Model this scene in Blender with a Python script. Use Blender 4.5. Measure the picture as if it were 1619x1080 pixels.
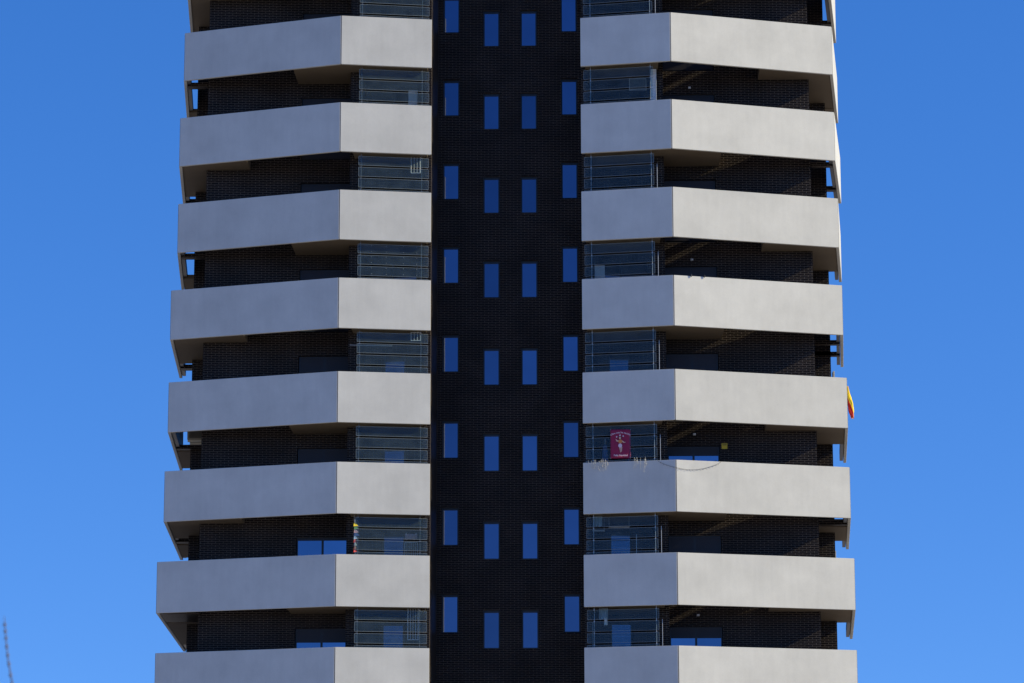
import bpy, bmesh, math, random
from mathutils import Vector, Matrix
R = math.radians
sc = bpy.context.scene
for o in list(bpy.data.objects):
    bpy.data.objects.remove(o)

# ------------------------------------------------------------------ camera
cd = bpy.data.cameras.new("camera")
cam = bpy.data.objects.new("camera", cd)
sc.collection.objects.link(cam)
sc.camera = cam
cd.sensor_width = 36.0
cd.lens = 104.035
cd.clip_start = 0.5
cd.clip_end = 6000
TH, PAN, ROLL = R(11.5805), R(-1.58098), R(-0.09184)
fw = Vector((math.sin(PAN)*math.cos(TH), math.cos(PAN)*math.cos(TH), math.sin(TH)))
rt = Vector((math.cos(PAN), -math.sin(PAN), 0))
up = rt.cross(fw)
rt2 = rt*math.cos(ROLL) + up*math.sin(ROLL)
up2 = -rt*math.sin(ROLL) + up*math.cos(ROLL)
mw = Matrix((rt2, up2, -fw)).transposed().to_4x4()
mw.translation = Vector((2.79, 0, 1.6))
cam.matrix_world = mw
cd.dof.use_dof = True
cd.dof.focus_distance = 97.0
cd.dof.aperture_fstop = 5.6

# ------------------------------------------------------------------ world, sun, exposure
SUN_EL, SUN_AZ = R(26.5), R(100.0)        # azimuth clockwise from +Y
w = bpy.data.worlds.new("World")
sc.world = w
w.use_nodes = True
nt = w.node_tree
nt.nodes.clear()
sky = nt.nodes.new("ShaderNodeTexSky")
sky.sky_type = 'NISHITA'
sky.sun_disc = False
sky.sun_elevation = SUN_EL
sky.sun_rotation = SUN_AZ
sky.altitude = 600
sky.air_density = 1.0
sky.dust_density = 0.2
sky.ozone_density = 3.0
tc = nt.nodes.new("ShaderNodeTexCoord")
vm = nt.nodes.new("ShaderNodeVectorMath"); vm.operation = 'ADD'
vm.inputs[1].default_value = (0, 0, 0.20)
vn = nt.nodes.new("ShaderNodeVectorMath"); vn.operation = 'NORMALIZE'
hs = nt.nodes.new("ShaderNodeHueSaturation")
hs.inputs['Hue'].default_value = 0.514
hs.inputs['Saturation'].default_value = 1.31
hs.inputs['Value'].default_value = 1.06
bg = nt.nodes.new("ShaderNodeBackground")
bg.inputs['Strength'].default_value = 0.14
wo = nt.nodes.new("ShaderNodeOutputWorld")
L = nt.links.new
L(tc.outputs['Generated'], vm.inputs[0]); L(vm.outputs[0], vn.inputs[0]); L(vn.outputs[0], sky.inputs[0])
L(sky.outputs[0], hs.inputs['Color']); L(hs.outputs[0], bg.inputs[0]); L(bg.outputs[0], wo.inputs[0])

sd = bpy.data.lights.new("sun", 'SUN')
sd.energy = 3.55
sd.angle = R(0.53)
sd.color = (1.0, 0.90, 0.61)
sun = bpy.data.objects.new("sun", sd)
sc.collection.objects.link(sun)
sdir = Vector((math.sin(SUN_AZ)*math.cos(SUN_EL), math.cos(SUN_AZ)*math.cos(SUN_EL), math.sin(SUN_EL)))
sun.rotation_euler = sdir.to_track_quat('Z', 'Y').to_euler()
sun.location = (60, -10, 60)

sc.view_settings.view_transform = 'Standard'
sc.view_settings.look = 'None'
sc.view_settings.gamma = 1
sc.view_settings.exposure = 0.6
sc.render.engine = 'CYCLES'
sc.cycles.use_denoising = True
sc.cycles.max_bounces = 10
sc.cycles.transparent_max_bounces = 16
sc.render.resolution_x, sc.render.resolution_y = 1024, 683

# ------------------------------------------------------------------ materials
def new_mat(name):
    m = bpy.data.materials.new(name)
    m.use_nodes = True
    n = m.node_tree
    b = n.nodes['Principled BSDF']
    return m, n, b

def plain(name, col, rough=0.5, metal=0.0, var=0.12, scale=8.0, spec=None):
    m, n, b = new_mat(name)
    b.inputs['Roughness'].default_value = rough
    b.inputs['Metallic'].default_value = metal
    if spec is not None: b.inputs['Specular IOR Level'].default_value = spec
    t = n.nodes.new("ShaderNodeTexCoord")
    ns = n.nodes.new("ShaderNodeTexNoise"); ns.inputs['Scale'].default_value = scale
    ns.inputs['Detail'].default_value = 4
    mx = n.nodes.new("ShaderNodeMix"); mx.data_type = 'RGBA'
    mx.inputs[6].default_value = (*[c*(1-var) for c in col], 1)
    mx.inputs[7].default_value = (*[min(1, c*(1+var)) for c in col], 1)
    n.links.new(t.outputs['Object'], ns.inputs['Vector'])
    n.links.new(ns.outputs[0], mx.inputs[0]); n.links.new(mx.outputs[2], b.inputs['Base Color'])
    return m

def concrete(name, col, rough):
    m, n, b = new_mat(name)
    N, K = n.nodes.new, n.links.new
    tcn = N("ShaderNodeTexCoord"); oi = N("ShaderNodeObjectInfo")
    add = N("ShaderNodeVectorMath"); add.operation = 'ADD'
    mul = N("ShaderNodeMath"); mul.operation = 'MULTIPLY'; mul.inputs[1].default_value = 57.0
    K(oi.outputs['Random'], mul.inputs[0]); K(tcn.outputs['UV'], add.inputs[0]); K(mul.outputs[0], add.inputs[1])
    n1 = N("ShaderNodeTexNoise"); n1.inputs['Scale'].default_value = 0.9; n1.inputs['Detail'].default_value = 5
    n1.inputs['Roughness'].default_value = 0.6
    mp = N("ShaderNodeMapping"); mp.inputs['Scale'].default_value = (7, 0.7, 1)
    n2 = N("ShaderNodeTexNoise"); n2.inputs['Scale'].default_value = 1.0; n2.inputs['Detail'].default_value = 4
    n3 = N("ShaderNodeTexNoise"); n3.inputs['Scale'].default_value = 22; n3.inputs['Detail'].default_value = 5
    K(add.outputs[0], n1.inputs[0]); K(add.outputs[0], mp.inputs[0]); K(mp.outputs[0], n2.inputs[0]); K(add.outputs[0], n3.inputs[0])
    r1 = N("ShaderNodeMapRange"); r1.inputs[1].default_value = .3; r1.inputs[2].default_value = .7
    r1.inputs[3].default_value = .90; r1.inputs[4].default_value = 1.06
    r2 = N("ShaderNodeMapRange"); r2.inputs[1].default_value = .3; r2.inputs[2].default_value = .7
    r2.inputs[3].default_value = .975; r2.inputs[4].default_value = 1.018
    r3 = N("ShaderNodeMapRange"); r3.inputs[1].default_value = .3; r3.inputs[2].default_value = .7
    r3.inputs[3].default_value = .98; r3.inputs[4].default_value = 1.02
    K(n1.outputs[0], r1.inputs[0]); K(n2.outputs[0], r2.inputs[0]); K(n3.outputs[0], r3.inputs[0])
    a = N("ShaderNodeMath"); a.operation = 'MULTIPLY'; a2 = N("ShaderNodeMath"); a2.operation = 'MULTIPLY'
    K(r1.outputs[0], a.inputs[0]); K(r2.outputs[0], a.inputs[1]); K(a.outputs[0], a2.inputs[0]); K(r3.outputs[0], a2.inputs[1])
    # a slight tone difference from panel to panel
    r4 = N("ShaderNodeMapRange"); r4.inputs[3].default_value = .96; r4.inputs[4].default_value = 1.03
    K(oi.outputs['Random'], r4.inputs[0])
    a3 = N("ShaderNodeMath"); a3.operation = 'MULTIPLY'; K(a2.outputs[0], a3.inputs[0]); K(r4.outputs[0], a3.inputs[1])
    vs = N("ShaderNodeVectorMath"); vs.operation = 'SCALE'; vs.inputs[0].default_value = col
    K(a3.outputs[0], vs.inputs['Scale']); K(vs.outputs[0], b.inputs['Base Color'])
    b.inputs['Roughness'].default_value = rough
    bp = N("ShaderNodeBump"); bp.inputs['Strength'].default_value = .12; bp.inputs['Distance'].default_value = .004
    K(n3.outputs[0], bp.inputs['Height']); K(bp.outputs[0], b.inputs['Normal'])
    return m

def brick(name):
    m, n, b = new_mat(name)
    N, K = n.nodes.new, n.links.new
    tcn = N("ShaderNodeTexCoord")
    br = N("ShaderNodeTexBrick")
    br.inputs['Scale'].default_value = 1.0
    br.inputs['Brick Width'].default_value = 0.25
    br.inputs['Row Height'].default_value = 0.06
    br.inputs['Mortar Size'].default_value = 0.0055
    br.inputs['Mortar Smooth'].default_value = 0.1
    br.inputs['Bias'].default_value = -0.1
    br.inputs['Color1'].default_value = (0.0045, 0.0028, 0.0026, 1)
    br.inputs['Color2'].default_value = (0.015, 0.0095, 0.008, 1)
    br.inputs['Mortar'].default_value = (0.19, 0.155, 0.125, 1)
    K(tcn.outputs['UV'], br.inputs['Vector'])
    ns = N("ShaderNodeTexNoise"); ns.inputs['Scale'].default_value = 0.8; ns.inputs['Detail'].default_value = 5
    K(tcn.outputs['UV'], ns.inputs[0])
    rr = N("ShaderNodeMapRange"); rr.inputs[1].default_value = .35; rr.inputs[2].default_value = .65
    rr.inputs[3].default_value = .8; rr.inputs[4].default_value = 1.2
    K(ns.outputs[0], rr.inputs[0])
    vs = N("ShaderNodeVectorMath"); vs.operation = 'SCALE'
    K(br.outputs['Color'], vs.inputs[0]); K(rr.outputs[0], vs.inputs['Scale']); K(vs.outputs[0], b.inputs['Base Color'])
    ro = N("ShaderNodeMapRange"); ro.inputs[3].default_value = .42; ro.inputs[4].default_value = .85
    K(br.outputs['Fac'], ro.inputs[0]); K(ro.outputs[0], b.inputs['Roughness'])
    b.inputs['Specular IOR Level'].default_value = .10
    inv = N("ShaderNodeMath"); inv.operation = 'SUBTRACT'; inv.inputs[0].default_value = 1; K(br.outputs['Fac'], inv.inputs[1])
    n4 = N("ShaderNodeTexNoise"); n4.inputs['Scale'].default_value = 30; K(tcn.outputs['UV'], n4.inputs[0])
    ad = N("ShaderNodeMath"); ad.operation = 'MULTIPLY_ADD'; ad.inputs[1].default_value = .4
    K(n4.outputs[0], ad.inputs[0]); K(inv.outputs[0], ad.inputs[2])
    bp = N("ShaderNodeBump"); bp.inputs['Strength'].default_value = .9; bp.inputs['Distance'].default_value = .012
    K(ad.outputs[0], bp.inputs['Height']); K(bp.outputs[0], b.inputs['Normal'])
    return m

def mirror_glass(name, col, rough=.03):
    """Solar control glass: dark body under a tinted reflective coating."""
    m, n, b = new_mat(name)
    N, K = n.nodes.new, n.links.new
    b.inputs['Metallic'].default_value = 1.0
    b.inputs['Roughness'].default_value = rough
    t = N("ShaderNodeTexCoord"); ns = N("ShaderNodeTexNoise"); ns.inputs['Scale'].default_value = 1.2
    mx = N("ShaderNodeMix"); mx.data_type = 'RGBA'
    mx.inputs[6].default_value = (*[c*.92 for c in col], 1); mx.inputs[7].default_value = (*[c*1.08 for c in col], 1)
    oi = N("ShaderNodeObjectInfo"); rr = N("ShaderNodeMapRange"); rr.inputs[3].default_value = .78; rr.inputs[4].default_value = 1.16
    sc_ = N("ShaderNodeVectorMath"); sc_.operation = 'SCALE'
    K(t.outputs['Object'], ns.inputs[0]); K(ns.outputs[0], mx.inputs[0]); K(oi.outputs['Random'], rr.inputs[0])
    K(mx.outputs[2], sc_.inputs[0]); K(rr.outputs[0], sc_.inputs['Scale']); K(sc_.outputs[0], b.inputs['Base Color'])
    bp = N("ShaderNodeBump"); bp.inputs['Strength'].default_value = .03; bp.inputs['Distance'].default_value = .01
    K(ns.outputs[0], bp.inputs['Height']); K(bp.outputs[0], b.inputs['Normal'])
    return m

def screen_glass(name):
    """Clear laminated strip: mostly see-through, reflecting the sky a little, dusty."""
    m = bpy.data.materials.new(name); m.use_nodes = True
    n = m.node_tree; n.nodes.clear(); N, K = n.nodes.new, n.links.new
    out = N("ShaderNodeOutputMaterial")
    tr = N("ShaderNodeBsdfTransparent"); tr.inputs[0].default_value = (.80, .88, .90, 1)
    gl = N("ShaderNodeBsdfGlossy"); gl.inputs['Color'].default_value = (.75, .9, 1, 1); gl.inputs['Roughness'].default_value = .08
    df = N("ShaderNodeBsdfDiffuse")
    t = N("ShaderNodeTexCoord"); ns = N("ShaderNodeTexNoise"); ns.inputs['Scale'].default_value = 3; ns.inputs['Detail'].default_value = 6
    mr = N("ShaderNodeMapRange"); mr.inputs[1].default_value = .3; mr.inputs[2].default_value = .7
    mr.inputs[3].default_value = .026; mr.inputs[4].default_value = .050
    df.inputs[0].default_value = (.40, .52, .58, 1)
    K(t.outputs['Object'], ns.inputs[0]); K(ns.outputs[0], mr.inputs[0])
    fr = N("ShaderNodeFresnel"); fr.inputs[0].default_value = 1.55
    mu = N("ShaderNodeMath"); mu.operation = 'MULTIPLY'; mu.inputs[1].default_value = .24; K(fr.outputs[0], mu.inputs[0])
    m1 = N("ShaderNodeMixShader"); m2 = N("ShaderNodeMixShader")
    K(mr.outputs[0], m1.inputs[0]); K(tr.outputs[0], m1.inputs[1]); K(df.outputs[0], m1.inputs[2])
    K(mu.outputs[0], m2.inputs[0]); K(m1.outputs[0], m2.inputs[1]); K(gl.outputs[0], m2.inputs[2])
    K(m2.outputs[0], out.inputs[0])
    return m

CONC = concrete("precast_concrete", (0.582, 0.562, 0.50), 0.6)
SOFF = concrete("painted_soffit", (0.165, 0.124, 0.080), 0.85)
BRICK = brick("glazed_dark_brick")
DARKM = plain("anthracite_metal", (0.012, 0.013, 0.018), .4, 0, .2)
SHUT = plain("roller_shutter_slats", (0.016, 0.014, 0.02), .5, 0, .15)
PANE = mirror_glass("coated_window_glass", (0.125, 0.148, 0.235))
PANE2 = mirror_glass("balcony_door_glass", (0.14, 0.20, 0.31), .05)
PANE3 = mirror_glass("recess_window_glass", (0.10, 0.13, 0.19), .06)
SGLASS = screen_glass("glass_strip")
GEDGE = plain("polished_edge_glint", (.23, .26, .26), .4)  # edge glints of the panes put into a paler diffuse colour
STEEL = plain("brushed_steel", (.42, .42, .42), .4, .6)
BRACK = plain("screen_bracket_grey", (.16, .16, .17), .5, .3)
WHITE = plain("white_painted_metal", (.72, .73, .74), .45)
WHITEP = plain("white_plastic", (.75, .76, .75), .5)
BLUEC = plain("faded_blue_cloth", (.06, .11, .25), .9)
LBLUE = plain("pale_blue_cloth", (.28, .38, .48), .9)
DCLOTH = plain("dark_cloth", (.05, .05, .07), .9)
PINK = plain("faded_pink_cloth", (.40, .26, .28), .9)
YELL = plain("yellow_paint", (.75, .52, .02), .5)
REDC = plain("red_cloth", (.62, .03, .02), .8)
YELC = plain("yellow_cloth", (.85, .62, .03), .8)
GREENC = plain("green_cloth", (.08, .25, .08), .8)
MAROON = plain("crimson_banner_cloth", (.27, .008, .055), .75, 0, .1)
LILAC = plain("banner_print_pale", (.68, .5, .56), .8)
SKIN = plain("banner_print_skin", (.62, .36, .28), .8)
ORNG = plain("banner_print_orange", (.62, .2, .06), .8)
HAIRB = plain("banner_print_brown", (.05, .02, .03), .8)
STRAW = plain("dry_stem", (.62, .58, .48), .9)
LEAF = plain("dull_green_leaf", (.07, .12, .03), .7)
WIRE = plain("dark_wire", (.06, .06, .065), .6)
BARK = plain("young_bark", (.12, .10, .10), .9)
ASPH = plain("pale_city_ground", (.43, .38, .32), .9, 0, .25, .05)
PAVE = plain("stone_paving", (.43, .38, .32), .85, 0, .15, .5)

# ------------------------------------------------------------------ mesh helpers
class MB:
    def __init__(s): s.bm = bmesh.new()
    def quad(s, *p):
        s.bm.faces.new([s.bm.verts.new(q) for q in p])
    def prism(s, pts, z0, z1):
        a = sum(pts[i][0]*pts[(i+1) % len(pts)][1]-pts[(i+1) % len(pts)][0]*pts[i][1] for i in range(len(pts)))
        if a < 0: pts = pts[::-1]
        lo = [s.bm.verts.new((x, y, z0)) for x, y in pts]; hi = [s.bm.verts.new((x, y, z1)) for x, y in pts]
        s.bm.faces.new(lo[::-1]); s.bm.faces.new(hi)
        k = len(pts)
        for i in range(k):
            j = (i+1) % k
            s.bm.faces.new((lo[i], lo[j], hi[j], hi[i]))
        return s
    def box(s, x0, x1, y0, y1, z0, z1):
        x0, x1 = sorted((x0, x1)); y0, y1 = sorted((y0, y1)); z0, z1 = sorted((z0, z1))
        return s.prism([(x0, y0), (x1, y0), (x1, y1), (x0, y1)], z0, z1)
    def tube(s, pts, r, n=8, r2=None, caps=True):
        pts = [Vector(p) for p in pts]; rings = []
        for i, p in enumerate(pts):
            d = (pts[min(i+1, len(pts)-1)]-pts[max(i-1, 0)]).normalized()
            u = d.cross(Vector((0, 1, 0)) if abs(d.y) < .9 else Vector((1, 0, 0))).normalized(); v = d.cross(u)
            rr = r if r2 is None else r+(r2-r)*i/(len(pts)-1)
            rings.append([s.bm.verts.new(p+(u*math.cos(t)+v*math.sin(t))*rr) for t in [2*math.pi*k/n for k in range(n)]])
        for a, b in zip(rings, rings[1:]):
            for k in range(n):
                s.bm.faces.new((a[k], a[(k+1) % n], b[(k+1) % n], b[k]))
        if caps:
            s.bm.faces.new(rings[0][::-1]); s.bm.faces.new(rings[-1])
        return s
    def ball(s, c, r, sx=1, sy=1, sz=1, seg=10):
        bmesh.ops.create_uvsphere(s.bm, u_segments=seg, v_segments=max(6, seg//2+2), radius=r,
            matrix=Matrix.Translation(c) @ Matrix.Diagonal((sx, sy, sz, 1)))
        return s
    def build(s, name, mat, parent=None, bevel=0, smooth=False):
        bm = s.bm
        if bevel:
            bmesh.ops.bevel(bm, geom=list(bm.edges), offset=bevel, segments=2, affect='EDGES', profile=.6)
        bmesh.ops.recalc_face_normals(bm, faces=list(bm.faces))
        uv = bm.loops.layers.uv.new("UVMap")
        for f in bm.faces:
            nn = f.normal
            f.smooth = smooth
            if abs(nn.z) > .7:
                for l in f.loops: l[uv].uv = (l.vert.co.x, l.vert.co.y)
            else:
                t = Vector((-nn.y, nn.x)); t = t.normalized() if t.length > 1e-6 else Vector((1, 0))
                for l in f.loops: l[uv].uv = (l.vert.co.x*t.x+l.vert.co.y*t.y, l.vert.co.z)
        me = bpy.data.meshes.new(name); bm.to_mesh(me); bm.free()
        me.materials.append(mat)
        o = bpy.data.objects.new(name, me); sc.collection.objects.link(o)
        if parent is not None:
            o.parent = parent
            if parent.name == 'apartment_tower': o.matrix_parent_inverse = Matrix.Translation((0, -99, 0))
        return o

def empty(name, loc=(0, 0, 0), parent=None):
    o = bpy.data.objects.new(name, None); sc.collection.objects.link(o)
    o.location = loc; o.empty_display_size = .3
    if parent is not None: o.parent = parent
    return o
def tag(o, label, cat, group=None):
    o['label'] = label; o['category'] = cat
    if group: o['group'] = group
    return o

def wall_open(mb, y, x0, x1, z0, z1, holes, depth):
    """A wall facing -Y with real rectangular openings and their reveals."""
    xs = sorted({x0, x1, *[h[0] for h in holes], *[h[1] for h in holes]})
    zs = sorted({z0, z1, *[h[2] for h in holes], *[h[3] for h in holes]})
    for i in range(len(xs)-1):
        for j in range(len(zs)-1):
            cx, cz = (xs[i]+xs[i+1])/2, (zs[j]+zs[j+1])/2
            if any(h[0] < cx < h[1] and h[2] < cz < h[3] for h in holes): continue
            mb.quad((xs[i], y, zs[j]), (xs[i+1], y, zs[j]), (xs[i+1], y, zs[j+1]), (xs[i], y, zs[j+1]))
    bmesh.ops.remove_doubles(mb.bm, verts=list(mb.bm.verts), dist=1e-5)
    for a, b, c, d in holes:
        e = y+depth
        mb.quad((a, y, c), (a, y, d), (a, e, d), (a, e, c))
        mb.quad((b, y, c), (b, e, c), (b, e, d), (b, y, d))
        mb.quad((a, y, d), (b, y, d), (b, e, d), (a, e, d))
        mb.quad((a, y, c), (a, e, c), (b, e, c), (b, y, c))

def window(parent, x0, x1, z0, z1, y, glass, panes=1, shutter=None, fr=.04, top=.04, slope=0):
    """frame mesh > panes, shutter; y is the front of the frame"""
    m = MB()
    m.box(x0, x1, y, y+.06, z1-top, z1); m.box(x0, x1, y, y+.06, z0, z0+fr)
    m.box(x0, x0+fr, y+.002, y+.058, z0+fr, z1-top); m.box(x1-fr, x1, y+.002, y+.058, z0+fr, z1-top)
    wd = (x1-x0-2*fr)
    for k in range(1, panes):
        c = x0+fr+wd*k/panes
        m.box(c-.035, c+.035, y+.004, y+.056, z0+fr, z1-top)
    f = m.build("window", DARKM, parent)
    for k in range(panes):
        a = x0+fr+wd*k/panes+(.035 if k else 0); b = x0+fr+wd*(k+1)/panes-(.035 if k < panes-1 else 0)
        MB().box(a, b, y+.025, y+.035, z0+fr, z1-top).build("pane", glass, f)
    if shutter:
        s = MB(); zz = z1-top; n = int((zz-shutter)/.045)
        for k in range(n):
            h0 = zz-(k+1)*.045
            s.box(x0+fr, x1-fr, y+.006, y+.022, h0+.004, h0+.045)
        s.box(x0+fr, x1-fr, y+.010, y+.018, zz-n*.045, zz)
        s.build("shutter", SHUT, f)
    return f

# ------------------------------------------------------------------ ground
g = MB(); g.quad((-3000, -3000, 0), (3000, -3000, 0), (3000, 3000, 0), (-3000, 3000, 0))
o = g.build("ground", ASPH); o['kind'] = 'structure'
g = MB(); g.box(-40, 40, 70, 140, .004, .14)
o = g.build("pavement", PAVE); o['kind'] = 'structure'

# ------------------------------------------------------------------ the tower
tower = empty("apartment_tower", (0, 99, 0))
tag(tower, "dark brick apartment tower with two stacks of pale angular concrete balconies", "tower")
def T(name): return tower
TOP = 43.0
ZT = {-3: 40.93, -2: 37.94, -1: 34.945, 0: 31.945, 1: 28.96, 2: 25.985, 3: 23.025, 4: 19.915, 5: 16.945, 6: 13.953, 7: 10.98, 8: 7.97, 9: 4.97}
PH = 1.673
ZS = {k: v-PH for k, v in ZT.items()}
OUT = {-1: {-3: 10.76, -2: 10.8, -1: 10.85, 0: 10.909, 1: 11.006, 2: 11.006, 3: 11.185, 4: 11.195, 5: 11.265, 6: 11.448, 7: 11.441, 8: 11.55, 9: 11.6},
       1: {-3: 10.8, -2: 10.85, -1: 10.9, 0: 10.924, 1: 10.94, 2: 10.996, 3: 11.061, 4: 11.143, 5: 11.164, 6: 11.244, 7: 11.251, 8: 11.33, 9: 11.4}}
END = {-1: {-3: (11.4, 101.7), -2: (11.45, 101.7), -1: (11.5, 101.6), 0: (11.60, 101.7), 1: (11.66, 101.5), 2: (11.64, 101.3), 3: (11.80, 102.4), 4: (11.89, 103.6), 5: (12.06, 105.4), 6: (12.30, 108.4), 7: (12.3, 108.5), 8: (12.3, 108.5), 9: (12.3, 108.5)},
       1: {-3: (11.55, 101.9), -2: (11.57, 101.9), -1: (11.59, 101.8), 0: (11.585, 101.7), 1: (11.607, 101.5), 2: (11.506, 100.9), 3: (11.52, 101.2), 4: (11.67, 102.8), 5: (11.74, 103.4), 6: (11.925, 104.9), 7: (11.95, 105.5), 8: (12, 105.5), 9: (12, 105.5)}}
FIN = 2.50          # inner face of the recess walls
PIER = (4.84, 5.21)
CORNER = 10.16
WING = 10.92
YW, YC, YL = 96.3, 98.98, 96.9

def offset_poly(pts, t, s):
    """pts: outer polyline; inner polyline offset by t towards the tower (mitred)"""
    P = [Vector(p) for p in pts]; nrm = []
    for a, b in zip(P, P[1:]):
        d = (b-a).normalized(); n_ = Vector((-d.y, d.x))*s      # inward for s=+1 when walking outwards
        nrm.append(n_)
    res = [P[0]+nrm[0]*t]
    for i in range(1, len(P)-1):
        bis = (nrm[i-1]+nrm[i]).normalized(); res.append(P[i]+bis*(t/bis.dot(nrm[i])))
    res.append(P[-1]+nrm[-1]*t)
    return res

def lerp_y(a, b, x):
    return a[1]+(b[1]-a[1])*(x-a[0])/(b[0]-a[0])

for k in range(-3, 10):
    for s in (-1, 1):
        zt, zs = ZT[k], ZS[k]
        ox = OUT[s][k]; ex, ey = END[s][k]
        pts = [(s*2.473, 94.45), (s*5.455, 93.92), (s*ox, 95.67), (s*ex, ey)]
        inn = offset_poly(pts, .10, s)
        # soffit slab: either next to the recess or round the outer corner
        inner_slab = (k % 2 == 0) if s < 0 else (k % 2 == 1)
        slab = MB()
        A, B, O, E = [(abs(q.x), q.y) for q in inn]
        z0, z1 = zs+.03, zs+.31
        yA = lambda x: lerp_y(A, B, x)+.004
        yB = lambda x: lerp_y(B, O, x)+.004
        end_in = 7.10 if inner_slab else 5.05
        pl = [(2.62, yA(2.62)), (5.44, B[1]+.006)]
        if inner_slab: pl += [(7.1, yB(7.1)), (7.1, 96.6), (2.62, 96.6)]
        else: pl = [(2.62, yA(2.62)), (5.05, yA(5.05)), (5.05, 96.6), (2.62, 96.6)]
        slab.prism([(s*x, y) for x, y in pl], z0, z1)
        yend = {0: 99.84, 2: 99.4, 4: 99.03, 6: 99.77}.get(k, 99.9) if s > 0 else 99.9
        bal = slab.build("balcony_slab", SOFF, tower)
        if not inner_slab:
            slab = MB()
            xo = O[0]-.01
            xe = O[0]+(E[0]-O[0])*(yend-O[1])/(E[1]-O[1])-.01
            xs0 = 8.68 if s < 0 else 8.45
            slab.prism([(s*x, y) for x, y in [(xs0, yB(xs0)), (xo, O[1]+.01), (xe, yend), (10.0, yend), (10.0, 96.6), (xs0, 96.6)]], z0, z1)
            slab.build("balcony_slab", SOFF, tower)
        # parapet panels
        for i in range(3):
            a, b = Vector(pts[i]), Vector(pts[i+1]); c, d = inn[i+1], inn[i]
            u = (b-a).normalized(); gp = .011
            ga = gp if i else 0; gb = gp if i < 2 else 0
            MB().prism([tuple(a+u*ga), tuple(b-u*gb), tuple(c-u*gb), tuple(d+u*ga)], zs, zt).build("parapet_panel", CONC, bal, bevel=.010)
        for i in (1, 2):
            a = Vector(pts[i]); c = inn[i]; u = (c-a).normalized(); v = Vector((-u.y, u.x))*.016
            a2 = a+u*.018; c2 = c-u*.004
            MB().prism([tuple(a2-v), tuple(a2+v), tuple(c2+v), tuple(c2-v)], zs+.012, zt-.012).build("joint_seal", WIRE, bal)
        # guard on the slab edge beside the open well, plus an added shading strip
        xg = 7.06 if inner_slab else (8.71 if s < 0 else 8.49)
        MB().prism([(s*(xg-.02), yB(xg)+.02), (s*(xg+.02), yB(xg)+.02), (s*(xg+.02), 96.27), (s*(xg-.02), 96.27)], zs+.43, zs+1.22).build("guard_shade_panel", DARKM, bal)
        if not inner_slab:  # unseen upper strip, added only to keep sun off part of the brick
            MB().prism([(s*(xg-.03), yB(xg)+.02), (s*(xg+.03), yB(xg)+.02), (s*(xg+.03), 96.27), (s*(xg-.03), 96.27)], zs+1.43, zs+1.72).build("guard_shade_panel", DARKM, bal)
        # ties crossing the open corner
        def tie(y0, y1, h=.15, mat=BRICK, xin=CORNER-.1):
            def xx(y): return O[0]+(E[0]-O[0])*(y-O[1])/(E[1]-O[1])-.012
            m = MB(); m.prism([(s*xin, y0), (s*xx(y0), y0), (s*xx(y1), y1), (s*xin, y1)], zs+.012, zs+h)
            m.build("tie_beam", mat, bal)
        if (s, k) == (1, 0): tie(yend+.006, 101.4, .28, SOFF, WING+.01)
        if inner_slab:
            spec = {(1, -1): [(96.4, 96.65), (99.6, 99.9)], (1, 1): [(96.4, 96.65), (99.6, 99.9)], (1, 3): [(97.22, 97.5), (99.2, 99.45)],
                    (1, 5): [(97.28, 97.5)], (-1, 4): [(99.0, 99.35)], (-1, 6): [(96.0, 98.55)]}.get((s, k), [(96.4, 96.75)])
            for q in spec: tie(*q)
            if (s, k) == (1, 5): tie(97.85, 101.3, .28, SOFF)
            if s < 0: tie({4: 99.6, 6: 98.85}.get(k, 99.6), {4: 103.2, 6: 106.0}.get(k, 101.4), .15, SOFF)
        else:
            if s < 0:
                tie(yend+.75, yend+1.2)
                if k > 3: tie(yend+1.6, 104.8, .15, SOFF)
        # inside ledge along the side parapet
        def xx(y, off=0): return O[0]+(E[0]-O[0])*(y-O[1])/(E[1]-O[1])-off
        y1 = E[1]-.1
        MB().prism([(s*xx(O[1]+.1, .015), O[1]+.1), (s*xx(y1, .015), y1), (s*xx(y1, .13), y1), (s*xx(O[1]+.1, .13), O[1]+.1)], zs+.06, zs+.40).build("gutter_ledge", DARKM, bal)

        # glass strips in front of the laundry recess below this balcony
        if k < 9:
            q0 = (4.86, 94.235); q1 = (2.575, 94.655)
            post = MB()
            hgt = zs-ZT[k+1]
            for xp in (2.80, 4.78):
                yp = lerp_y(q0, q1, xp)+.035
                post.tube([(s*xp, yp, zs-hgt-.3), (s*xp, yp, zs+.04)], .010)
                for r in range(4):
                    zc = zs-.085-r*.375
                    post.box(s*xp-.02, s*xp+.02, yp-.03, yp, zc-.02, zc+.02)
            if s > 0:
                yp = lerp_y(q0, q1, 4.93)+.02
                post.tube([(s*4.97, 94.30, zs-hgt-.3), (s*4.97, 94.30, zs-.42)], .009)
            xr = 5.0 if s > 0 else 4.80
            post.prism([(s*2.78, 94.62), (s*xr, lerp_y(q0, q1, xr)+.02), (s*xr, lerp_y(q0, q1, xr)+.06), (s*2.78, 94.67)], ZT[k+1]-.29, ZT[k+1]-.25)
            gs = post.build("glass_screen", BRACK if s < 0 else STEEL, tower)
            for r in range(4):
                zt_, zb_ = zs-.085-r*.375, zs-.085-r*.375-.31
                th = .012
                pm = MB()
                pm.prism([(s*q0[0], q0[1]), (s*q1[0], q1[1]), (s*q1[0], q1[1]+th), (s*q0[0], q0[1]+th)], zb_, zt_)
                pn = pm.build("glass_pane", SGLASS, gs)
                em = MB(); e = .007
                for (za, zb) in ((zt_-e, zt_+.001), (zb_-.001, zb_+e)):
                    em.prism([(s*(q0[0]), q0[1]-.002), (s*(q1[0]), q1[1]-.002), (s*(q1[0]), q1[1]+th+.002), (s*(q0[0]), q0[1]+th+.002)], za, zb)
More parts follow.
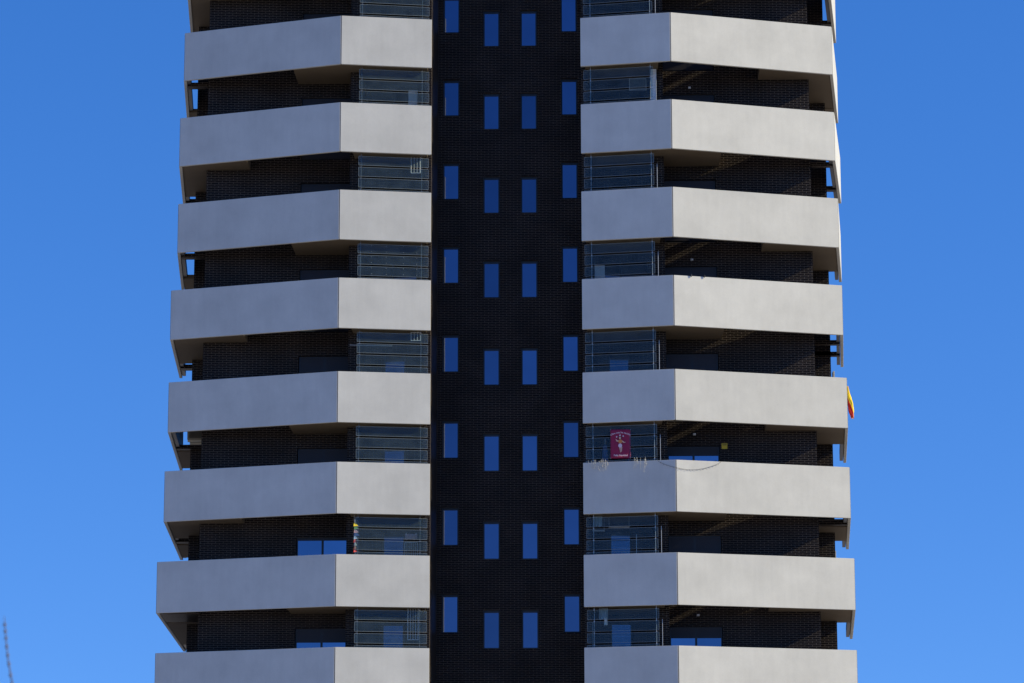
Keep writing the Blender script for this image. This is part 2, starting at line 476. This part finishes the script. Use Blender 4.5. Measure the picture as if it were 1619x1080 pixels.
                for q in (q0, q1):
                    em.box(s*q[0]-.004, s*q[0]+.004, q[1]-.003, q[1]+th+.003, zb_+e, zt_-e)
                if s < 0 and k == 2 and r < 3:
                    for xq in (4.42, 3.94, 3.38, 2.95):
                        for zq in (zt_-.05, zb_+.06):
                            em.ball((s*xq, lerp_y(q0, q1, xq)-.008, zq), .012)
                em.build("glass_edge", GEDGE, gs)

# brick walls with openings
main = {-1: [], 1: []}; laundry = {-1: [], 1: []}
SH = {(-1, 1): .99, (-1, 2): .99, (-1, 3): .99, (-1, 5): .09, (-1, 6): .47,
      (1, 0): .99, (1, 2): .99, (1, 4): .33, (1, 6): .38}
for k in range(-3, 9):
    for s in (-1, 1):
        zs = ZS[k]
        fl = ZS[k+1]+.31
        a, b = sorted((s*5.235, s*6.98))
        h = (a, b, fl+.05, zs-.46)
        main[s].append(h)
        sh = SH.get((s, k), .99)
        window(tower, h[0]+.02, h[1]-.02, h[2], h[3]-.001, YW+.10, PANE2, 2, shutter=(h[3]-sh if sh < .9 else h[2]+.05))
        wide = k in (0, 2) 
        if wide: a, b = (-4.72, -3.05) if s < 0 else (2.87, 4.68)
        else: a, b = (-4.17, -3.44) if s < 0 else (3.33, 4.04)
        h = (a, b, fl+.4, zs-(.10 if wide else .27))
        laundry[s].append(h)
        window(tower, h[0]+.01, h[1]-.01, h[2], h[3]-.001, YL+.06, PANE3, 2 if wide else 1)
for s in (-1, 1):
    m = MB(); a, b = sorted((s*PIER[1], s*CORNER))
    wall_open(m, YW, a, b, 0.14, TOP, main[s], .12)
    m.quad((s*CORNER, YW, .14), (s*CORNER, 99.5, .14), (s*CORNER, 99.5, TOP), (s*CORNER, YW, TOP))
    m.build("brick_wall", BRICK, tower)
    m = MB(); a, b = sorted((s*2.72, s*PIER[0]))
    wall_open(m, YL, a, b, 0.14, TOP, laundry[s], .08)
    m.build("brick_wall", BRICK, tower)
    MB().box(s*PIER[0], s*PIER[1], 94.98, YL+.4, .14, TOP).build("brick_pier", BRICK, tower)
    MB().box(s*FIN, s*2.72, 94.88, YC+.3, .14, TOP).build("brick_pier", BRICK, tower)
    MB().box(s*CORNER, s*WING, 99.2, 112, .14, TOP).build("brick_wall", BRICK, tower)
WO = [38.95, 35.96, 32.965, 29.955, 26.965, 23.995, 20.89, 17.91, 14.93, 11.985, 8.99, 5.99]
WIN = [38.45, 35.45, 32.455, 29.455, 26.46, 23.475, 20.425, 17.455, 14.455, 11.45, 8.46, 5.46]
holes = []
for x, zz in ((-2.037, WO), (-.645, WIN), (.655, WIN), (2.055, WO)):
    for z in zz:
        h = (x-.285, x+.285, z-.05, z+1.26)
        holes.append(h)
        window(tower, h[0]+.004, h[1]-.004, h[2], h[3]-.001, YC+.10, PANE, 1, fr=.045, top=.09)
m = MB(); wall_open(m, YC, -FIN, FIN, .14, TOP, holes, .17); m.build("brick_wall", BRICK, tower)
m = MB(); m.box(-10.1, 10.1, 99.35, 112, .14, TOP-.02); m.build("brick_wall", BRICK, tower)
m = MB(); m.box(-10.2, 10.2, 96.4, 112.1, TOP, TOP+.3); m.build("roof", CONC, tower)

# ------------------------------------------------------------------ things on the balconies
def wall_lamp(x, z, label):
    t = empty("wall_lamp", (x, YW, z))
    MB().box(-.045, .045, -.03, -.001, -.035, .035).build("mount", WHITEP, t, bevel=.006)
    MB().tube([(.02, -.03, 0), (-.02, -.14, -.02)], .026, 12).build("lamp_head", WHITEP, t)
    tag(t, label, "lamp", "white lamps on the right brick wall")
wall_lamp(6.14, 30.04, "small white wall lamp in the highest right hand gap, above all the others")
wall_lamp(6.14, 24.08, "small white wall lamp in the gap two storeys above the crimson banner")
wall_lamp(6.14, 18.17, "small white wall lamp between the crimson banner and the yellow alarm sign")
wall_lamp(6.18, 12.20, "small white wall lamp above the lowest right hand window with its blue panes showing")

# yellow alarm sign
t = MB().box(7.03, 7.22, YW-.012, YW-.002, 17.68, 17.87).build("alarm_sign", YELL)
tag(t, "small square yellow alarm sign on the brick wall beside the right hand window", "sign")
MB().box(7.06, 7.19, YW-.016, YW-.0125, 17.80, 17.815).build("sign_line", DARKM, t)
MB().box(7.05, 7.20, YW-.016, YW-.0125, 17.835, 17.85).build("sign_line", DARKM, t)

# banner
def banner():
    t = empty("banner", (3.69, 94.40, 17.55))
    m = MB(); nx, nz = 10, 14; W, H = .65, .95; V = []
    for j in range(nz+1):
        for i in range(nx+1):
            x = -W/2+W*i/nx; z = -H/2+H*j/nz
            V.append(m.bm.verts.new((x, .008*math.sin(i*1.3)+.004*math.sin(j*.9), z)))
    for j in range(nz):
        for i in range(nx):
            a = j*(nx+1)+i; m.bm.faces.new((V[a], V[a+1], V[a+nx+2], V[a+nx+1]))
    c = m.build("cloth", MAROON, t, smooth=True)
    so = c.modifiers.new("thickness", 'SOLIDIFY'); so.thickness = .003
    F = -.022
    def blob(name, mat, pts):
        m = MB(); vs = [m.bm.verts.new((x, F, z)) for x, z in pts]; vb = [m.bm.verts.new((x, F+.003, z)) for x, z in pts]
        m.bm.faces.new(vs); m.bm.faces.new(vb[::-1])
        for i in range(len(pts)):
            j = (i+1) % len(pts); m.bm.faces.new((vs[i], vs[j], vb[j], vb[i]))
        return m.build(name, mat, t)
    def ell(cx, cz, rx, rz, n=14): return [(cx+rx*math.cos(2*math.pi*k/n), cz+rz*math.sin(2*math.pi*k/n)) for k in range(n)]
    # the printed standing child with raised arms
    m = MB()
    def disc(m, pts, f):
        m.bm.faces.new([m.bm.verts.new((x, f, z)) for x, z in pts])
    for cx, cz, rx, rz in ((-.02, .20, .055, .062),):
        disc(m, ell(cx, cz, rx, rz), F-.001)
    m.build("printed_hair", HAIRB, t)
    m = MB(); disc(m, ell(-.02, .19, .034, .042), F-.003)
    disc(m, [(-.06, .11), (-.12, .12), (-.145, .16), (-.16, .15), (-.14, .08), (-.07, .06)], F-.003)
    disc(m, [(.03, .12), (.08, .09), (.13, .05), (.16, .07), (.15, .03), (.10, .03), (.03, .07)], F-.003)
    disc(m, [(-.05, -.12), (.0, -.11), (.005, -.27), (-.02, -.29), (-.025, -.22)], F-.0035)
    disc(m, [(.005, -.11), (.055, -.10), (.04, -.24), (.01, -.28), (.015, -.2)], F-.0035)
    m.build("printed_child", SKIN, t)
    m = MB(); disc(m, ell(-.01, .075, .062, .07), F-.004); m.build("printed_shirt", ORNG, t)
    m = MB(); disc(m, ell(-.015, -.06, .062, .068), F-.005)
    disc(m, [(-.045, .25), (.005, .25), (-.015, .33)], F-.004)
    disc(m, ell(-.125, .225, .026, .026, 5), F-.004); disc(m, ell(.085, .25, .026, .026, 5), F-.004)
    m.build("printed_cloth_and_stars", LILAC, t)
    # lettering, the top line on an arc
    def letters(txt, size, place):
        for i, ch in enumerate(txt): pass
        cu = bpy.data.curves.new("tmp", 'FONT'); cu.body = txt; cu.size = size; cu.align_x = 'CENTER'; cu.extrude = .0006; cu.offset = .0016
        ob = bpy.data.objects.new("tmp", cu); sc.collection.objects.link(ob)
        dg = bpy.context.evaluated_depsgraph_get(); me = bpy.data.meshes.new_from_object(ob.evaluated_get(dg))
        bpy.data.objects.remove(ob)
        for v in me.vertices:
            x, y, z = v.co; v.co = place(x, y, z)
        me.materials.clear(); me.materials.append(LILAC)
        o = bpy.data.objects.new("lettering", me); sc.collection.objects.link(o); o.parent = t
    letters("Dios nos ha nacido", .083, lambda x, y, z: (x, F-.003-z, .345+y-.85*x*x))
    letters("Feliz Navidad", .083, lambda x, y, z: (x, F-.003-z, -.405+y))
    m = MB()
    for x in (-.32, .32):
        for z in (-.47, .47): m.tube([(x, -.016, z), (x, .03, z)], .008)
    m.build("corner_grommet", STEEL, t)
    tag(t, "crimson banner with pale lettering and a printed child, hung behind the glass strips", "banner")
banner()

# flag rolled over the outer corner of the right stack
def flag():
    t = empty("flag", (11.175, 96.25, 19.72))
    MB().tube([(-.02, .02, .14), (.03, -.01, -.02), (.06, -.02, -.12)], .009).build("pole", WHITE, t)
    # hanging folds: stripes run down the bunched cloth
    n = 22; rows = 26; m = {}
    prof = []
    for j in range(rows+1):
        v = j/rows
        cx = .035+.135*v**1.15; wdt = .03+.10*math.sin(min(1, v*1.15)*math.pi*.62)*(1-.55*max(0, v-.8)/.2)
        prof.append((cx, wdt, .02-1.06*v-.02*math.sin(v*9)))
    for band, (u0, u1), mat in (("red_stripe", (0, .25), REDC), ("yellow_stripe", (.25, .75), YELC), ("red_stripe", (.75, 1), REDC)):
        mb = MB(); k0 = int(n*u0+.5); k1 = int(n*u1+.5); V = {}
        for j in range(rows+1):
            cx, wd, z = prof[j]; tw = j/rows*3.6
            for i in range(k0, k1+1):
                a = i/n*2*math.pi*.93+tw+1.0
                rr = wd*(.62+.30*math.sin(i*2.1+j*.11))
                V[i, j] = mb.bm.verts.new((cx+rr*math.cos(a)*.8, -.02+rr*math.sin(a)*.8, z+.03*math.sin(i*.8)*j/rows))
        for j in range(rows):
            for i in range(k0, k1): mb.bm.faces.new((V[i, j], V[i+1, j], V[i+1, j+1], V[i, j+1]))
        ob = mb.build(band, mat, t, smooth=True)
        sm = ob.modifiers.new("thickness", 'SOLIDIFY'); sm.thickness = .003
    tag(t, "bunched red and yellow flag hanging from the outer corner of the right stack", "flag")
flag()

# string lights sagging over the parapet
m = MB(); pts = []; x0, x1 = 4.86, 6.92
def yfront(x): return (93.92+(5.455-x)*.53/2.98 if x < 5.455 else 93.92+(x-5.455)*1.75/5.7)-.02
for i in range(41):
    u = i/40; x = x0+(x1-x0)*u; pts.append((x, yfront(x), 16.935-.30*math.sin(math.pi*u)**.8))
m.tube(pts, .0045, 6)
sl = m.build("string_lights", WIRE)
m = MB()
for i in range(2, 40, 2):
    p = pts[i]; m.ball((p[0]+.01*math.sin(i*3), p[1]-.012, p[2]-.018-.010*math.sin(i*5)), .010, seg=6)
m.build("bulbs", WIRE, sl)
tag(sl, "dark string of little bulbs sagging down the front of the parapet under the banner", "string lights")

# dried plants trailing over the parapet
def dried(x0, x1, n, seed, label, zt=16.945):
    rnd = random.Random(seed); t = empty("dried_plant", ((x0+x1)/2, 94.2, zt))
    m = MB(); cx = (x0+x1)/2
    for i in range(n):
        x = rnd.uniform(x0, x1)-cx; yb = 93.92+(5.455-(x+cx))*.53/2.98-94.2
        upz = rnd.uniform(.02, .14); d = rnd.uniform(.08, .36); sw = rnd.uniform(-.08, .08)
        p = [(x, yb+.13, -.02), (x+sw*.2, yb+.05, upz), (x+sw*.5, yb-.05, upz*.4), (x+sw*.8, yb-.03, -d*.5), (x+sw, yb-.025, -d)]
        m.tube(p, .0045, 5, .0025)
        for k in range(3):
            q = p[rnd.choice((2, 3, 4))]; m.ball((q[0]+rnd.uniform(-.02, .02), q[1]-.01, q[2]+rnd.uniform(-.04, .04)), rnd.uniform(.006, .013), seg=6)
    m.build("stems", STRAW, t)
    m = MB(); m.box(x0-cx, x1-cx, .30, .42, -.20, -.05); m.build("planter", DARKM, t, bevel=.01)
    tag(t, label, "plant", "dried plants on the parapet below the banner")
dried(2.56, 3.32, 15, 3, "dry pale plant trailing over the parapet to the left of the banner")
dried(4.10, 4.55, 8, 8, "dry pale plant spilling over the parapet to the right of the banner")
# round green pot plant at the end of the string
t = empty("pot_plant", (6.80, 94.62, 16.86)); rnd = random.Random(4)
MB().tube([(0, 0, -.16), (0, 0, .02)], .06, 12, .08).build("pot", YELL, t)
m = MB()
for i in range(60):
    a = rnd.uniform(0, 6.28); r = rnd.uniform(.02, .11); z = rnd.uniform(.03, .15); d = Vector((math.cos(a), math.sin(a), .4))*.05
    c = Vector((r*math.cos(a), r*math.sin(a), z)); s_ = d.cross(Vector((0, 0, 1))).normalized()*.018
    m.quad(c-d*.5, c+s_, c+d*.5, c-s_)
m.build("leaves", LEAF, t)
tag(t, "small green pot plant just behind the parapet at the right end of the string lights", "plant")

# two little clips on the rim
for x, z, lab in ((6.036, 23.02, "small dark lantern clipped on the parapet rim, the left one of two"),
                  (6.469, 23.02, "small dark lantern clipped on the parapet rim, the right one of two")):
    y = yfront(x)-.01
    t = empty("rim_lantern", (x, y, z))
    MB().box(-.012, .012, -.01, .14, .0, .018).build("clip", DARKM, t)
    MB().tube([(0, .0, .055), (0, .0, .02), (0, .0, -.03)], .026, 10, .016).build("lamp_body", DARKM, t)
    tag(t, lab, "lantern", "dark lanterns on the parapet rim")

# racks, towels and boxes behind the glass strips
def rack(x0, x1, y, z0, z1, bars, label, mat=WHITE, r=.011, name="drying_rack", legs=True):
    t = empty(name, ((x0+x1)/2, y, z0)); c = (x0+x1)/2; h = z1-z0
    m = MB()
    m.tube([(x0-c, 0, 0), (x0-c, 0, h)], r); m.tube([(x1-c, 0, 0), (x1-c, 0, h)], r)
    m.tube([(x0-c, 0, h), (x1-c, 0, h)], r); m.tube([(x0-c, 0, 0.01), (x1-c, 0, 0.01)], r)
    m.build("frame", mat, t)
    m = MB()
    for i in range(bars):
        x = x0-c+(x1-x0)*(i+1)/(bars+1); m.tube([(x, 0.002, 0), (x, 0.002, h)], r*.55)
    m.build("bars", mat, t)
    tag(t, label, "drying rack", "racks behind the glass strips")
    return t
rack(-3.17, -2.87, 94.9, 26.77, 27.50, 2, "white drying rack hung behind the second highest visible row of left glass strips")
rack(-3.14, -2.83, 94.9, 21.10, 21.38, 2, "short white rack hung right under the ceiling behind left glass strips")
rack(-3.20, -2.87, 95.0, 11.30, 12.32, 3, "tall folded white rack behind the lowest row of left glass strips")
rack(-3.33, -2.92, 95.3, 13.6, 14.50, 5, "low white clothes rack with several bars behind left glass strips near a pink cloth", r=.008)

def cloth(name, x0, x1, y, z0, z1, mat, label, cat="towel", taper=0, group=None, pole=False):
    t = empty(name, ((x0+x1)/2, y, z1)); c = (x0+x1)/2; m = MB(); nx, nz = 10, 8; V = []
    for j in range(nz+1):
        v = j/nz; ww = (x1-x0)*(1-taper*(1-v))
        for i in range(nx+1):
            u = i/nx-.5
            V.append(m.bm.verts.new((u*ww, .018*math.sin(i*1.7)*(.3+v), -(z1-z0)*v-.012*math.sin(i*1.1)*v)))
    for j in range(nz):
        for i in range(nx):
            a = j*(nx+1)+i; m.bm.faces.new((V[a], V[a+nx+1], V[a+nx+2], V[a+1]))
    o = m.build("fabric", mat, t, smooth=True); q = o.modifiers.new("thickness", 'SOLIDIFY'); q.thickness = .006
    m = MB(); wt = (x1-x0)*(1-taper)
    for sx in (-.4, .4): m.box(wt*sx-.008, wt*sx+.008, -.014, .014, -.03, .03)
    m.build("peg", WHITEP, t)
    tag(t, label, cat, group)
    return t
cloth("towel", 2.80, 3.08, 95.2, 14.98, 15.34, LBLUE, "pale blue towel hanging behind right glass strips in the gap under the string lights")
cloth("towel", 2.95, 3.24, 95.2, 11.95, 12.33, LBLUE, "pale blue towel pegged beside a white sock behind the lowest right glass strips")
cloth("sock", 3.12, 3.22, 95.0, 11.75, 11.97, WHITEP, "small white sock hanging below the pale blue towel", "sock", .2)
cloth("shirt", -3.33, -2.93, 95.3, 14.60, 14.78, PINK, "faded pink garment hanging over the low clothes rack behind left glass", "garment")
# folded parasol
t = empty("folded_parasol", (3.19, 95.2, 16.5))
MB().tube([(0, 0, 0), (0, 0, 1.35)], .014).build("pole", STEEL, t)
MB().tube([(0, 0, .25), (0, 0, .6), (0, 0, 1.1), (0, 0, 1.16)], .16, 12, .03).build("canopy", BLUEC, t)
MB().tube([(0, 0, 1.04), (0, 0, 1.09)], .062, 12).build("strap", LBLUE, t)
tag(t, "folded blue parasol standing behind the glass to the left of the crimson banner", "parasol")
# clothes lines with bars
def airer(x0, x1, y, z, label):
    t = empty("clothes_airer", ((x0+x1)/2, y, z)); c = (x0+x1)/2; m = MB()
    for i in range(3): m.tube([(x0-c, i*.12, 0), (x1-c, i*.12, 0)], .006)
    m.build("lines", WHITE, t)
    m = MB()
    for x in (x0-c, x1-c):
        m.tube([(x, -.03, 0), (x, .30, 0)], .010); m.tube([(x, .13, 0), (x, .13, .40)], .004)
    m.build("arms", WHITE, t)
    tag(t, label, "clothes airer", "hung clothes airers")
airer(2.78, 3.14, 95.2, 14.85, "small white clothes airer hanging right below the pale blue towel in the fifth right gap")
airer(3.3, 3.95, 95.3, 14.98, "wider clothes airer on two cords in front of a blue window behind right glass")
# air conditioner on brackets at the far left corner
t = empty("air_conditioner", (-10.49, 97.55, 18.26))
MB().box(-.27, .27, -.35, .35, 0, .32).build("casing", plain("cream_casing", (.30, .27, .21), .6), t, bevel=.015)
m = MB()
for i in range(9): m.box(-.20, .20, -.362, -.351, .05+i*.026, .062+i*.026)
m.build("grille", DARKM, t)
m = MB(); m.box(-.26, .33, -.30, -.24, -.07, -.002); m.box(-.26, .33, .24, .30, -.07, -.002); m.box(.29, .33, -.24, .24, -.07, -.03); m.build("bracket", STRAW, t)
tag(t, "cream air conditioner on two brackets in the open left corner, fifth gap from the top", "air conditioner")
# metal rod on the left
t = MB().tube([(-5.12, 94.50, 20.895), (-4.4, 94.50, 20.87), (-3.73, 94.50, 20.853)], .013, 10).build("curtain_rod", STEEL)
tag(t, "thin metal rod sticking out past the left end of the glass strips", "rod")
# poles
for x, z0, z1, y, lab in ((2.75, 10.3, 11.85, 95.0, "thin pale broom handle standing behind the lowest right glass strips, left of the towel"),
                          (4.18, 13.5, 14.70, 95.1, "thin pale pole standing behind right glass strips beside a narrow blue window")):
    t = empty("broom", (x, y, z0)); MB().tube([(0, 0, .12), (0, 0, z1-z0)], .012).build("handle", STEEL, t)
    m = MB(); m.prism([(-.14, -.03), (.14, -.03), (.14, .03), (-.14, .03)], 0, .12); m.build("bristles", DCLOTH, t)
    tag(t, lab, "broom")
# white cabinets
def cabinet(x0, x1, y, z0, z1, label):
    t = empty("cabinet", ((x0+x1)/2, y, z0)); w_ = (x1-x0)/2; h = z1-z0
    MB().box(-w_, w_, 0, .35, 0, h).build("body", WHITEP, t, bevel=.01)
    MB().box(-w_+.02, -.005, -.018, -.001, .03, h-.03).build("door", WHITEP, t); MB().box(.005, w_-.02, -.018, -.001, .03, h-.03).build("door", WHITEP, t)
    m = MB(); m.box(-.04, -.03, -.035, -.018, h*.5, h*.6); m.box(.03, .04, -.035, -.018, h*.5, h*.6); m.build("handle", DARKM, t)
    tag(t, label, "cabinet")
cabinet(2.89, 3.23, 95.8, 22.2, 23.80, "white cabinet behind right glass strips at the foot of a wide window")
cabinet(-3.33, -3.02, 95.8, 28.0, 29.90, "tall pale cabinet behind the highest full row of left glass strips")
# noticeboard style panel and open shutter leaf in the top right recess
t = empty("wall_board", (4.39, 95.9, 29.86))
MB().box(-.28, .28, 0, .03, .0, .40).build("panel", plain("grey_mottled_board", (.16, .19, .21), .6, 0, .8, 14), t)
m = MB(); m.box(-.29, .29, -.01, -.001, .385, .41); m.box(-.29, .29, -.01, -.001, -.01, .015); m.box(-.29, -.27, -.01, -.001, .015, .385); m.box(.27, .29, -.01, -.001, .015, .385)
m.build("frame", WHITE, t)
tag(t, "white framed mottled grey board behind the highest right glass strips", "board")
t = empty("shutter_leaf", (4.90, 94.80, 28.9)); m = MB()
m.box(-.09, -.065, 0, .03, 0, 1.36); m.box(.065, .09, 0, .03, 0, 1.36); m.box(-.065, .065, .002, .028, 1.32, 1.36); m.box(-.065, .065, .002, .028, 0, .04)
m.build("frame", WHITE, t); m = MB()
for i in range(24): m.box(-.063, .063, .006, .022, .05+i*.053, .05+i*.053+.045)
m.build("slats", WHITEP, t)
tag(t, "narrow white louvred leaf beside the brick pier, right of the highest glass strips", "shutter")
# prayer flags
t = empty("bunting", (-4.90, 94.24, 15.2)); z = 0
m = MB(); m.tube([(0, 0, .06), (.01, 0, -.6), (.03, 0, -1.25)], .004, 5); m.build("cord", STRAW, t)
rnd = random.Random(2)
for i, mt in enumerate((STRAW, YELC, GREENC, PINK, BLUEC, LBLUE, REDC, STRAW, ORNG, REDC)):
    z0 = -.16-i*.105; ww = (.04, .12, .13, .13, .17, .09, .06, .07, .05, .07)[i]
    m = MB(); a = .02+rnd.uniform(-.01, .01); j = rnd.uniform(-.02, .02)
    m.quad((a-.015, 0, z0+.07), (a+.02, .02, z0+.08), (a+ww, .03+j, z0-.03), (a-.03, -.01+j, z0-.05))
    ob = m.build("pennant", mt, t); q = ob.modifiers.new("thickness", 'SOLIDIFY'); q.thickness = .004
tag(t, "string of many coloured pennants hanging at the left end of glass strips", "bunting")
# slim upright screens at the back of two right corners
for z, x in ((19.9, 11.2), (13.95, 11.10)):
    t = empty("screen_post", (x, 101.45, z-1.0)); MB().box(-.03, .03, 0, .35, 0, 2.36 if z > 15 else 2.02).build("panel", CONC, t, bevel=.006)
    MB().box(-.05, .05, -.01, .36, -.05, -.001).build("foot", STEEL, t)
    tag(t, "slim pale upright post rising behind the outer corner %s" % ("beside the red and yellow flag" if z > 15 else "two balconies below the flag"), "post", "upright posts behind right corners")

# ------------------------------------------------------------------ bare sapling near the camera
t = empty("bare_sapling", (.62, 12, 0))
P = [(.62, 0), (.60, .6), (.56, 1.2), (.50, 1.8), (.455, 2.3), (.424, 2.658), (.405, 2.748), (.393, 2.838), (.386, 2.90), (.383, 2.93)]
m = MB(); m.tube([(x-.62, 0, z) for x, z in P[:6]], .013, 8, .0034, caps=False); m.tube([(x-.62, 0, z) for x, z in P[5:]], .0034, 8, .0012)
for x, z in ((.386, 2.895), (.389, 2.868), (.393, 2.84), (.397, 2.806), (.402, 2.77), (.408, 2.735), (.416, 2.69), (.424, 2.655), (.434, 2.58), (.445, 2.45)):
    m.ball((x-.62, 0, z), .0062, 1, 1, 1.5, 8)
m.build("trunk", BARK, t, smooth=True)
tag(t, "thin bare sapling tip rising out of focus at the lower left corner", "tree")
